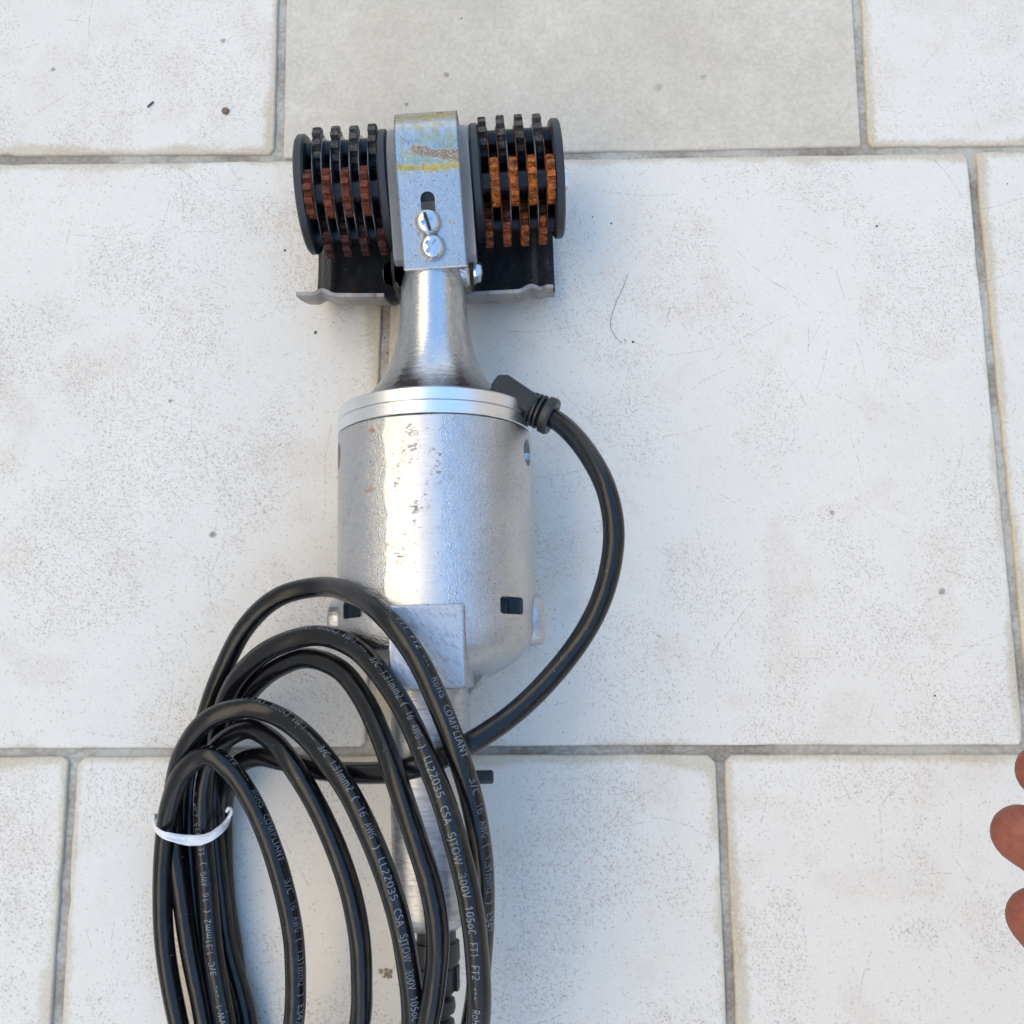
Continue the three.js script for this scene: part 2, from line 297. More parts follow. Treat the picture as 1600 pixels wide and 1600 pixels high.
// ---------------------------------------------------------------- the power tool
const TX = -35.2, TZ = -118.8, AX = 44, HY = 40, HZ = -112.5;             // axis height, head height and head distance in the tool's own millimetres
const tool = thing('rotary_scaler', 'bare aluminium electric scaling tool with two rusty cutter drums at its head', 'power tool', [TX, 0, TZ], rad(1.4));

{ // motor body with ground strip, cast skin, screw pockets and vent slots
  const R = 43.5, prof = [[11.6, 42.6], [12.4, R], [98, R], [100.5, 43.1], [103, 42.3], [107, 40.4], [112, 35.6], [116.7, 28.5], [120, 21], [121.6, 17.5], [123, 9], [123.2, 0.01]];
  const edge = (z) => [rad(-24 + 2.4 * (vnoise(z / 9, 4.2) - 0.5) + 1.6 * (vnoise(z / 3, 9.1) - 0.5)), rad(7.8 + 2.2 * (vnoise(z / 10, 14.2) - 0.5) + 1.2 * (vnoise(z / 3.3, 19) - 0.5))];
  const radius = (z) => { for (let k = 0; k < prof.length - 1; k++) if (z <= prof[k + 1][0]) return lerp(prof[k][1], prof[k + 1][1], (z - prof[k][0]) / (prof[k + 1][0] - prof[k][0])); return 0.01; };
  const zs = []; for (let k = 0; k < prof.length - 1; k++) { const n = k === 1 ? 44 : 3; for (let m = 0; m < n; m++) zs.push(lerp(prof[k][0], prof[k + 1][0], m / n)); } zs.push(prof.at(-1)[0]);
  const nv = zs.length - 1, zAt = (v) => { const f = clamp(v, 0, 1) * nv, k = Math.min(nv - 1, Math.floor(f)); return lerp(zs[k], zs[k + 1], f - k); };
  const ground = (a, z) => { const [l, r] = edge(z), k = smoothstep(a, l - 0.012, l + 0.012) * (1 - smoothstep(a, r - 0.012, r + 0.012)); return z > 99 ? k * (1 - smoothstep(z, 97, 101)) : k; };
  const skin = grid(360, nv, (u, v) => {
    const a = u * TAU - PI, z = zAt(v), [l, r] = edge(z), c = (l + r) / 2, h = (r - l) / 2, q = (a - c) / h;
    let rr = radius(z); if (Math.abs(q) < 1 && z < 99) rr -= 0.85 * (1 - q * q);
    return { p: [Math.sin(a) * rr, AX + Math.cos(a) * rr, z], uv: [u, z / 130] };
  }, { closeU: false, flip: true });
  const front = revolve([[11.6, 0.01], [11.6, 42.6]], AX, 130, 360);
  const slot = (s) => new RoundedBoxGeometry(11, 34, 7.2, 3, 1.4).rotateZ(-s * rad(8)).translate(s * 33.5, AX + 31, 90.5);
  const pocket = (s) => new THREE.SphereGeometry(1, 24, 16).scale(5, 6.5, 6.2).rotateZ(-s * rad(70)).translate(s * 42.5, AX + 13.5, 22.5);
  const body = cut(join(skin, front), slot(1), slot(-1), pocket(1), pocket(-1));
  const W = 2048, Hh = 1024;
  const smudge = (a, z) => smoothstep(fbm(a * 7 + 3, z / 10, 3), 0.60, 0.78) * smoothstep(fbm(a * 34, z / 0.7, 4), 0.44, 0.74);
  const spots = [[-0.58, 17, 2.2, 1.5], [-0.60, 42, 2.9, 1.3]];
  const rust = (a, z) => { let k = 0; for (const [sa, sz, w, h] of spots) { const d = Math.hypot((a - sa) * R / w, (z - sz) / h); k = Math.max(k, smoothstep(1.3 - d + 0.9 * (fbm(a * 60, z * 1.4, 3) - 0.5), 0.1, 0.9)); } return k; };
  const map = tex(W, Hh, (u, v) => {
    const a = u * TAU - PI, z = v * 130, g = ground(a, z);
    let c = mix3([0.755, 0.757, 0.765], [0.765, 0.765, 0.767], g); const n = fbm(a * 90, z * 2.1, 3) - 0.5;
    c = c.map((x) => x + 0.12 * n * (1 - 0.6 * g) + 0.06 * (fbm(a * 4, z / 20, 3) - 0.5));
    c = mix3(c, [0.36, 0.36, 0.38], 0.62 * g * smudge(a, z));
    c = mix3(c, [0.52, 0.52, 0.54], 0.18 * (1 - g) * smoothstep(fbm(a * 14 + 9, z / 3, 4), 0.62, 0.82)); c = mix3(c, [0.68, 0.68, 0.69], 0.25 * g * smoothstep(fbm(a * 5 + 2, z * 2.6, 3), 0.56, 0.72));
    c = mix3(c, [0.25, 0.24, 0.24], 0.6 * smoothstep(fbm(a * 70 + 5, z * 1.1, 2), 0.84, 0.9));
    return mix3(c, [0.58, 0.36, 0.22], rust(a, z) * (0.25 + 0.65 * vnoise(a * 120, z * 3)));
  }, true);
  const orm = tex(1024, 512, (u, v) => { const a = u * TAU - PI, z = v * 130, g = ground(a, z), k = rust(a, z); return [1, lerp(lerp(0.315, 0.345, g) + 0.10 * (fbm(a * 20, z / 3, 3) - 0.5) + 0.25 * g * smudge(a, z), 0.85, k), 1 - 0.9 * k]; });
  const bump = tex(W, Hh, (u, v, i, j) => { const a = u * TAU - PI, z = v * 130, g = ground(a, z), k = lerp(0.5 + 0.95 * (fbm(a * 150, z * 3.5, 2) - 0.5), 0.5 + 0.10 * (fbm(a * 9, z * 5.5, 3) - 0.5), g); return [k, k, k]; });
  mesh('motor_body', body, std({ map, metalness: 1, roughness: 1, metalnessMap: orm, roughnessMap: orm, bumpMap: bump, bumpScale: 0.0003 }), tool);
  mesh('flange_ring', revolve([[0, 0.01], [0, 42.6], [0.8, 43.5], [5.5, 43.5], [5.8, 43.1], [5.8, 30]], AX, 60, 180), M.machined, tool);
  mesh('flange_ring', revolve([[5.95, 30], [5.95, 43.1], [6.25, 43.5], [11.2, 43.5], [11.5, 43.2], [11.5, 30]], AX, 60, 180), M.machined, tool);
  for (const s of [-1, 1]) {
    const boss = revolve([[34, 12.5], [43, 11.6], [45.6, 11], [46.6, 10.2], [47, 9], [47, 6.5], [45.9, 6.2], [45.9, 0.01]], 0, 100, 48).rotateY(s * PI / 2).translate(0, AX, 95);
    mesh('brush_cap', boss, M.cast, tool);
    mesh('vent_shade_block', new RoundedBoxGeometry(8, 6, 12, 2, 1).translate(s * 27.6, AX + 17, 90.5), M.black, tool);  // black block added inside the vent slot in place of its shade
  }
}
{ // neck: polished cast horn with darker unground flanks and side bosses
  const prof = [[-74, 14.4], [-66, 14.6], [-46, 15.6], [-36, 16.9], [-27, 18.8], [-17.6, 22.6], [-12, 25.8], [-6, 30.6], [-0.4, 36.5], [-0.2, 37]];
  const W = 1024, Hh = 512, zz = (v) => v * 100 - 80;
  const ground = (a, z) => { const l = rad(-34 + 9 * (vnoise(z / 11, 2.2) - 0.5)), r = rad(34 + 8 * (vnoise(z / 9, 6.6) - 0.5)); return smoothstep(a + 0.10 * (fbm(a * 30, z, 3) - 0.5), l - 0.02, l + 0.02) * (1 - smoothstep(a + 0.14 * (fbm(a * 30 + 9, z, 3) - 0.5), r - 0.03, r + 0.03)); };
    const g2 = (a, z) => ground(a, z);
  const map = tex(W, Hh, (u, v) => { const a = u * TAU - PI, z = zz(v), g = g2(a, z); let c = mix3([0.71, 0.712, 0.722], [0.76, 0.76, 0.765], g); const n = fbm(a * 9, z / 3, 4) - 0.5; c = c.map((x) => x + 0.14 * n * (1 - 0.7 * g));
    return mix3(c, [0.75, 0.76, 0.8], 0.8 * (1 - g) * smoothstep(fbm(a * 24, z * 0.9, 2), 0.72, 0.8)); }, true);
  const orm = tex(512, 256, (u, v) => { const a = u * TAU - PI, z = zz(v), g = g2(a, z); return [1, lerp(0.34, 0.26, g) + 0.10 * (fbm(a * 12, z / 2, 3) - 0.5), 1]; });
  const bump = tex(W, Hh, (u, v) => { const a = u * TAU - PI, z = zz(v), k = lerp(fbm(a * 22, z * 0.9, 3), 0.5 + 0.5 * (fbm(a * 5, z * 4.5, 2) - 0.5), ground(a, z)); return [k, k, k]; });
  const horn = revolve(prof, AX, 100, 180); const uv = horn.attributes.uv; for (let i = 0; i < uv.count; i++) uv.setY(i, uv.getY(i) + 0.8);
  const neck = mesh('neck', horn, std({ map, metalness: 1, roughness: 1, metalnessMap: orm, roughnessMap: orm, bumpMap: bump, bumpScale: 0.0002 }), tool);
  for (const s of [-1, 1]) mesh('screw_boss', disc(0, 17.2, 6.6, 1.2).scale(s, 1, 1).translate(0, 45, -67), M.cast, neck);
}
{ // handle: raised ground pad behind the motor, then the ground grip
  const section = (w, top, bottom, z, n, x0 = -2.6) => (a) => { const c = Math.cos(a), s = Math.sin(a), h = (top - bottom) / 2, e = 2 / n; return [x0 + w * Math.sign(s) * Math.pow(Math.abs(s), e), (top + bottom) / 2 + h * Math.sign(c) * Math.pow(Math.abs(c), e), z]; };
  const loft = (rings, span) => { const k = rings.length - 1; return grid(96, k, (u, v) => { const i = Math.min(k - 1, Math.floor(v * k + 1e-6)), t = clamp(v * k - i, 0, 1), a = u * TAU - PI, p = rings[i](a), q = rings[i + 1](a), x = [lerp(p[0], q[0], t), lerp(p[1], q[1], t), lerp(p[2], q[2], t)]; return { p: x, uv: [u, x[2] / span] }; }, { flip: true, closeU: false }); };
  const scr = (fa, fz) => tex(512, 1024, (u, v) => { const k = 0.75 * fbm(u * fa, v * fz, 3) + 0.25 * fbm(u * 30, v * 90, 3); return [k, k, k]; }, false, true);
  const map = tex(512, 1024, (u, v) => { const d = smoothstep(fbm(u * 26, v * 60, 4), 0.55, 0.75), l = smoothstep(fbm(u * 22, v * 330, 3), 0.58, 0.78); const c = mix3([0.72, 0.725, 0.735], [0.48, 0.48, 0.50], 0.35 * d); return mix3(c, [0.42, 0.42, 0.44], 0.28 * l); }, true, true);
  const orm = tex(256, 512, (u, v) => [1, 0.38 + 0.22 * (fbm(u * 14, v * 120, 3) - 0.3), 1], false, true);
  const grip = loft([section(13.5, 80, 24, 119, 3.0, -1.6), section(15.8, 82, 22, 121, 3.0, -1.8), section(16.3, 80, 20, 135, 3.0, -2.4), section(16.6, 76, 20, 165, 3.0, -3.0), section(16.4, 71, 22, 195, 3.0, -2.8), section(15.8, 68.5, 24, 212, 3.0, -2.2), section(14.4, 66.5, 27, 218, 2.7), section(11, 60, 32, 221, 2.6), section(0.1, 46, 45.8, 221.2, 2.4)], 105);
  const handle = mesh('handle', grip, std({ map, metalness: 1, roughness: 1, metalnessMap: orm, roughnessMap: orm, bumpMap: scr(14, 300), bumpScale: 0.00016 }), tool);
  const pad = new RoundedBoxGeometry(30.5, 56, 33.5, 4, 1.2), pp = pad.attributes.position, pu = pad.attributes.uv;
  for (let i = 0; i < pp.count; i++) { const x = pp.getX(i), y = pp.getY(i), z = pp.getZ(i), d = (28 - y) / 56, top = y > 0 ? -0.09 * Math.max(0, z + 1) - 1.2 * smoothstep(z, 8, 16) : 0; pp.setXYZ(i, x * (1 + 0.30 * d), y + top, z); pu.setXY(i, (x * 0.7 + z * 0.7) / 60, (z * 0.7 - x * 0.7) / 60); }
  pad.computeVertexNormals();
  mesh('ground_pad', pad.translate(-1.2, 59.85, 107), std({ map, metalness: 1, roughness: 1, metalnessMap: orm, roughnessMap: orm, bumpMap: scr(12, 200), bumpScale: 0.00008 }), tool);
  const rib = extrude([[0, 0], [9, 0], [0, 12]], 24, 0.4).rotateX(PI / 2).translate(12.6, 58, 117);
  mesh('casting_web', rib, M.cast, tool);
  mesh('lock_button', disc(13, 23.4, 2.9, 0.7, 32).translate(0, 46, 161.5), M.black, tool);
  const relief = [[220, 6.5], [221, 8.2], [227, 8.2], [227.4, 9.6], [234, 9.8], [236, 9.0], [237, 8.4], [246, 8.2], [248, 6.2]];
  for (let k = 0; k < 7; k++) { const z = 248.6 + k * 8.2; relief.push([z, 5.2], [z + 1.2, 7.3 - k * 0.3], [z + 4, 7.7 - k * 0.3], [z + 6.2, 7.2 - k * 0.3], [z + 7.4, 5.0]); }
  relief.push([308, 4.2], [309, 0.01]);
  mesh('strain_relief', revolve(relief, 46, 100, 48).translate(-1.8, 0, 0), M.black, handle);
  const lugs = []; for (let k = 0; k < 10; k++) lugs.push(new THREE.BoxGeometry(2.4, 1.4, 9).translate(0, 8.8, 241.5).applyMatrix4(new THREE.Matrix4().makeRotationZ(k / 10 * TAU)).translate(0, 46, 0));
  mesh('gland_nut', join(...lugs).translate(-1.8, 0, 0), M.black, handle);
}
// ---- head: everything turned a little in the housing
const head = new THREE.Matrix4().makeTranslation(0, HY, HZ).multiply(new THREE.Matrix4().makeRotationY(rad(2.6)));
const onHead = (o) => { o.position.set(0, HY * MM, HZ * MM); o.rotation.y = rad(2.6); return o; };
{
  const hull = [], n = 40, r = 27;
  for (let k = 0; k <= n; k++) { const a = lerp(rad(80), rad(278), k / n); hull.push([-Math.cos(a) * -r, Math.sin(a) * r]); }
  const outline = hull.map(([z, y]) => [z, y]); outline.push([44, -10.5], [44, 18.5]);
  const geo = extrude(outline, 37.6, 1.0, [], 3).translate(0, 0, -18.8).rotateY(-PI / 2);
  onHead(mesh('gear_housing', geo, M.cast, tool));
  onHead(mesh('gear_drum', disc(-14, 14, 30.4, 0.8, 96), M.blackSteel, tool));
  // strap: from behind, over the top, then flat down to the neck
  const RB = 32.6, a0 = rad(-150), a1 = rad(17), arc = (a1 - a0) * RB, flat = 41, tot = arc + flat;
  const path = (s) => { if (s < arc) { const a = a0 + s / RB; return [RB * Math.cos(a), RB * Math.sin(a)]; } const d = s - arc; return [RB * Math.cos(a1) - d * Math.sin(a1), RB * Math.sin(a1) + d * Math.cos(a1)]; };
  const top = arc - (a1) * RB;                                                     // arc length at the crest
  const stain = (x, s) => {                                                        // x -1..1 across, s in mm from the crest towards the neck
    const n = fbm(x * 9 + 4, s * 0.9, 4) - 0.5, n2 = fbm(x * 3 + 9, s / 6, 3) - 0.5;
    const band = (c, w, k = 1) => k * smoothstep(w - Math.abs(s - c - 4 * n2), -0.6 + 1.6 * n, 1.0 + 1.6 * n);
    return [Math.max(band(-23.5, 2.6, 0.9), band(7.0, 1.6, 0.9)), Math.max(band(0.5 + 2.2 * x, 2.6) * smoothstep(x, -0.62, -0.4), 0.5 * smoothstep(fbm(x * 9, s / 1.6, 4), 0.70, 0.82)), smoothstep(3.2 - Math.hypot((x - 0.45) * 14, s + 27), 0, 2 + 2 * n)];
  };
  const un = (v) => v * tot - top;
  const map = tex(512, 1024, (u, v) => {
    const x = u * 2 - 1, s = un(v), [ol, br, ru] = stain(x, s), bright = smoothstep(s, -24 + 2 * (vnoise(x * 5, 1) - 0.5), -22.5) * (1 - smoothstep(s, 6.5, 8.5));
    let c = mix3([0.68, 0.69, 0.70], [0.70, 0.71, 0.71], bright); const n = fbm(x * 30, s * 1.6, 3) - 0.5; c = c.map((q) => q + 0.10 * n);  // bright: slightly paler crest band, reflected sky put into the colour
    c = mix3(c, [0.62, 0.62, 0.60], 0.7 * (1 - smoothstep(s, 4, 8)) * smoothstep(fbm(x * 8 + 5, s / 2.6, 4), 0.5, 0.7)); c = mix3(c, [0.30, 0.30, 0.30], 0.7 * smoothstep(fbm(x * 22 + 2, s * 1.5, 3), 0.76, 0.84));
    const gr = smoothstep(fbm(x * 34, s * 2.4, 2), 0.3, 0.62); c = mix3(c, [0.60, 0.53, 0.26], Math.min(1, ol * 1.2) * (0.35 + 0.6 * gr)); c = mix3(c, [0.74, 0.66, 0.38], 0.7 * gr * smoothstep(s, -25, -20) * (1 - smoothstep(s, 8, 11)) * smoothstep(fbm(x * 4 + 8, s / 7, 3), 0.46, 0.66)); c = mix3(c, [0.74, 0.68, 0.42], 0.6 * gr * smoothstep(5 - Math.abs(s - 3), 0, 4) * smoothstep(vnoise(x * 3 + 2, s / 5), 0.25, 0.6)); c = mix3(c, [0.47, 0.40, 0.34], br * (0.2 + 0.75 * gr)); c = mix3(c, [0.58, 0.38, 0.22], 0.85 * ru);
    return mix3(c, [0.42, 0.40, 0.36], 0.8 * smoothstep(Math.abs(x), 0.93, 0.985));
  }, true);
  const orm = tex(256, 512, (u, v) => { const x = u * 2 - 1, s = un(v), st = Math.max(...stain(x, s)); return [1, lerp(0.24 + 0.12 * (fbm(x * 9, s / 3, 3) - 0.5) + 0.1 * smoothstep(s, 6, 10), 0.7, st), 1 - 0.75 * st]; });
  const bump = tex(256, 512, (u, v) => { const k = fbm(u * 40, v * 160, 3); return [k, k, k]; });
  const plate = sheet(30, 150, (u, v) => { const [y, z] = path(v * tot); return [lerp(-14.4, 14.4, u), y, z]; }, 1.7);
  // long slot under the screws
  const tilt = new THREE.Matrix4().makeTranslation(0, RB * Math.cos(a1), RB * Math.sin(a1)).multiply(new THREE.Matrix4().makeRotationX(a1));
  const onFlat = (g, x, d, up = 0) => g.translate(x, up, d).applyMatrix4(tilt);
  const slotTool = onFlat(new RoundedBoxGeometry(6.4, 8, 24, 6, 3.1), -1.2, 20);
  const cutPlate = cut(plate, slotTool);
  const strap = onHead(mesh('strap', cutPlate, std({ map, metalness: 1, roughness: 1, metalnessMap: orm, roughnessMap: orm, bumpMap: bump, bumpScale: 0.00006 }), tool));
  mesh('strap_end', onFlat(new RoundedBoxGeometry(28.8, 2.6, 2.2, 2, 0.6), 0, 40.6, -1.6), M.machined, strap);
  const pan = () => revolve([[-3.7, 0.01], [-3.62, 2.4], [-3.2, 4.0], [-2.4, 5.1], [-1.2, 5.75], [0, 5.8], [0.1, 4.5], [0.1, 0.01]], 0, 100, 40).rotateX(PI / 2);
  const cross = (w) => [new THREE.BoxGeometry(w, 5, 1.9).translate(0, 3.6, 0), new THREE.BoxGeometry(1.9, 5, w).translate(0, 3.6, 0)];
  const screw1 = cut(pan(), ...cross(5.4), new THREE.BoxGeometry(1.5, 3.2, 9).translate(0, 3.9, 0)), screw2 = cut(pan(), ...cross(7).map((g) => g.rotateY(0.5)));
  for (const [g, x, d, r] of [[screw1, -1.9, 21.6, 0.25], [screw2, -0.7, 32.6, 0.3]]) {
    const s = mesh('screw', onFlat(g.rotateY(r), x, d, 1.9), M.zinc, strap);
    if (d < 25) mesh('recess_shade', onFlat(new THREE.BoxGeometry(1.35, 0.9, 8.2).translate(0, 2.55, 0).rotateY(r), x, d, 1.9), M.black, s);  // dark bar standing in for the shade down in the screw slot
    mesh('washer', onFlat(revolve([[-0.9, 3], [-0.9, 5.9], [0, 6.2], [0, 3]], 0, 100, 40).rotateX(PI / 2), x, d, 0.95), M.zinc, s);
  }
}
{ // two cutter drums
  const rustTex = (seed, palette) => tex(256, 256, (u, v) => { const a = fbm(u * 9 + seed, v * 9, 4), b = fbm(u * 26, v * 26 + seed, 3), c = fbm(u * 6 + seed * 2, v * 6, 3); let k = mix3(palette[0], palette[1], smoothstep(a, 0.38, 0.62)); k = mix3(k, palette[2], smoothstep(b, 0.58, 0.74)); return mix3(k, palette[3], smoothstep(c, 0.62, 0.72) * 0.8); }, true, true);
  const rusty = (seed, p, o = {}) => std({ map: rustTex(seed, p), roughness: 0.3, metalness: 0.15, bumpMap: castBump, bumpScale: 0.0008, ...o });
  const bright = rusty(1, [[0.50, 0.24, 0.10], [0.72, 0.38, 0.13], [0.84, 0.54, 0.16], [0.36, 0.25, 0.22]]), orange = rusty(2, [[0.42, 0.21, 0.12], [0.62, 0.31, 0.13], [0.70, 0.42, 0.2], [0.34, 0.26, 0.24]]);
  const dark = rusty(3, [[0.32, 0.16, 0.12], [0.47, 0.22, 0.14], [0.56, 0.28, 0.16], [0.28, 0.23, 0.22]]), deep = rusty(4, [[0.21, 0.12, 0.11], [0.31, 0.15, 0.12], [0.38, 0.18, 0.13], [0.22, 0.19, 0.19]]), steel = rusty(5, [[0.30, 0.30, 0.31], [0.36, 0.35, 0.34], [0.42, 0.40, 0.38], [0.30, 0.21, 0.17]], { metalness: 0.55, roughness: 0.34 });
  const edgeRust = rusty(6, [[0.30, 0.16, 0.12], [0.45, 0.26, 0.18], [0.50, 0.42, 0.38], [0.24, 0.20, 0.2]], { metalness: 0.5, roughness: 0.4 });
  const edgeSteel = std({ color: rgb(0.32, 0.34, 0.38), metalness: 0.9, roughness: 0.28 });
  const wheel = (seed) => {                                                             // star cutter with square teeth
    const R = rng(seed), n = 12, pts = [], w = TAU / n;
    for (let k = 0; k < n; k++) { const a = k * w, j = () => (R() - 0.5) * 0.35, ro = 11 + j(), ri = 8.2; pts.push([a - 0.31 * w, ri + j() * 0.5], [a - 0.24 * w, ro + j()], [a + 0.22 * w, ro + j()], [a + 0.29 * w, ri + j() * 0.5]); }
    return extrude(pts.map(([a, r]) => [r * Math.cos(a), r * Math.sin(a)]), 3.75, 0.35, [circle(5.2, 24)], 1).translate(0, 0, -1.875).rotateY(PI / 2).scale(1, 1, 1);
  };
  const wheels = [1, 2, 3, 4].map((s) => { const g = wheel(s), u = g.attributes.uv; for (let i = 0; i < u.count; i++) u.setXY(i, u.getX(i) / 22 + s * 0.37, u.getY(i) / 22 + s * 0.21); g.scale(MM, MM, MM); g.userData.scaled = true; return g; });
  const pins = [-45, 27, 99, 171, 243].map(rad), PR = 19.6, half = 21.2, pitch = 4.25;
  const rimmed = (x0, x1) => revolveX([[x0, 0.01], [x0, 26.4], [x0 + 0.9, 27.5], [x1 - 0.9, 27.5], [x1, 26.4], [x1, 0.01]], 96);
  const g = { outer: rimmed(-2.3, 2.3), sep: revolveX([[-0.2, 6], [-0.2, 25.3], [0, 25.45], [0.2, 25.3], [0.2, 6]], 96), rod: disc(-17.2, 17.2, 4.9, 0.1, 32), core: disc(-18, 18, 9.5, 0.2, 32), stub: disc(0, 3.4, 5.4, 0.6, 6) };
  const drum = (s) => {
    const d = new THREE.Group(); d.name = 'cutter_drum'; d.userData.label = s < 0 ? 'left cutter drum with dark red rusty wheels' : 'right cutter drum with bright orange rusty wheels';
    const c = new THREE.Vector3(s * 40.2, 0, 0).applyMatrix4(head); d.position.copy(c).multiplyScalar(MM); d.rotation.y = rad(2.6); tool.add(d);
    const put = (n, geo, mat, x, y = 0, z = 0) => { const m = mesh(n, geo, mat, d); m.position.set(x * MM, y * MM, z * MM); return m; };
    put('end_disc', g.outer, M.blackSteel, s * (half - 2.3)); put('end_disc', g.outer, M.blackSteel, -s * (half - 2.3)); put('core', g.core, M.black, 0);
    for (let k = 1; k < 8; k++) put('separator', g.sep, s > 0 && k % 3 ? edgeRust : edgeSteel, (k - 4) * pitch);
    pins.forEach((p, i) => {
      const y = PR * Math.cos(p), z = PR * Math.sin(p); put('rod', g.rod, M.rod, 0, y, z);
      for (let k = 0; k < 8; k++) {                                                      // every other gap, staggered from rod to rod
        const odd = s < 0 ? k % 2 === 0 : k % 2 === 1, second = i === 1 || i === 3 || i === 4;
        if (odd !== second) continue;
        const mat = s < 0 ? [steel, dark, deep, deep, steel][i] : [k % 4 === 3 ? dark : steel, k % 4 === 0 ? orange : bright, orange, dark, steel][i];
        const m = put('cutter_wheel', wheels[(k + i * 3) % 4], mat, (k - 3.5) * pitch, y, z); m.rotation.x = i * 0.7 + k * 0.61;
      }
    });
    if (s > 0) put('axle_end', g.stub, M.machined, half);
    return d;
  };
  drum(-1); drum(1);
}
{ // bent sheet guards behind the drums
  const gm = std({ metalness: 0.35, roughness: 1, bumpMap: castBump, bumpScale: 0.0001,
    map: tex(512, 512, (u, v) => { const n = fbm(u * 12, v * 12, 4) - 0.5; let c = [0.20 + 0.10 * n, 0.205 + 0.10 * n, 0.22 + 0.09 * n]; if (v > 0.74) c = mix3(c, [0.66, 0.63, 0.60], (0.75 + 0.6 * n) * smoothstep(v, 0.74, 0.77)); c = mix3(c, [0.62, 0.58, 0.50], 0.8 * smoothstep(fbm(u * 70, v * 70, 2), 0.83, 0.88)); return mix3(c, [0.36, 0.24, 0.17], 0.6 * smoothstep(fbm(u * 9 + 7, v * 9, 4), 0.66, 0.8)); }, true),
    roughnessMap: tex(128, 128, (u, v) => [1, 0.40 + 0.2 * (fbm(u * 12, v * 12, 3) - 0.5), 1]) });
  const prof = new THREE.CatmullRomCurve3([[-128, 11], [-112, 6.5], [-96, 5.2], [-82, 6], [-73, 8], [-67, 11.5], [-64, 16], [-62.8, 22], [-62.2, 32.5]].map(([z, y]) => new THREE.Vector3(0, y, z)), false, 'centripetal');
  const N = 80, tab = Array.from({ length: N + 1 }, (_, i) => { const t = i / N, p = prof.getPointAt(t), q = prof.getTangentAt(t); return [p.y, p.z, q.z, -q.y]; });
  const at = (v) => { const f = clamp(v, 0, 1) * N, k = Math.min(N - 1, Math.floor(f)), t = f - k; return tab[k].map((x, i) => lerp(x, tab[k + 1][i], t)); };
  for (const s of [-1, 1]) {
    const low = s < 0 ? [-61, -20] : [16.5, 58.5], high = s < 0 ? [-66.5, -24.5] : [13.5, 56.5], rib = s < 0 ? -54 : 46;
    const guard = mesh('guard', sheet(60, 90, (u, v) => {
      const [y, z, ny, nz] = at(v), k = smoothstep(y, 8, 32), x = lerp(lerp(low[0], high[0], k), lerp(low[1], high[1], k), u);
      const b = 2.4 * Math.exp(-(((x - rib) / 3.6) ** 2)) + (s < 0 ? 0.6 * smoothstep(rib - x, 3, 8) : 1.6 * smoothstep(x - rib, 3, 8)) - 0.035 * Math.abs(x - s * 20) * (s > 0 ? 0 : 0);
      const tilt = s * -0.045 * (x - s * 38);
      return [x, y + ny * b, z + nz * b + tilt * 0.6];
    }, 1.8), gm, tool);
    mesh('guard_tab', extrude([[-84, 8], [-66, 9], [-62.5, 18], [-62.5, 46], [-67, 51], [-76, 50]], 1.6, 0.3).rotateY(-PI / 2).translate(s * 18.2 + 0.8, 0, 0), M.blackSteel, guard);
    const bolt = revolveX([[0, 3], [0, 5.6], [0.9, 5.8], [1.0, 4.9], [2.2, 4.9], [3.2, 4.5], [3.9, 3.2], [3.9, 1.8], [2.6, 1.6], [2.6, 0.01]], 32).scale(s, 1, 1).translate(s * 19.1, 45, -67);
    mesh('guard_screw', bolt, M.zinc, guard);
  }
}

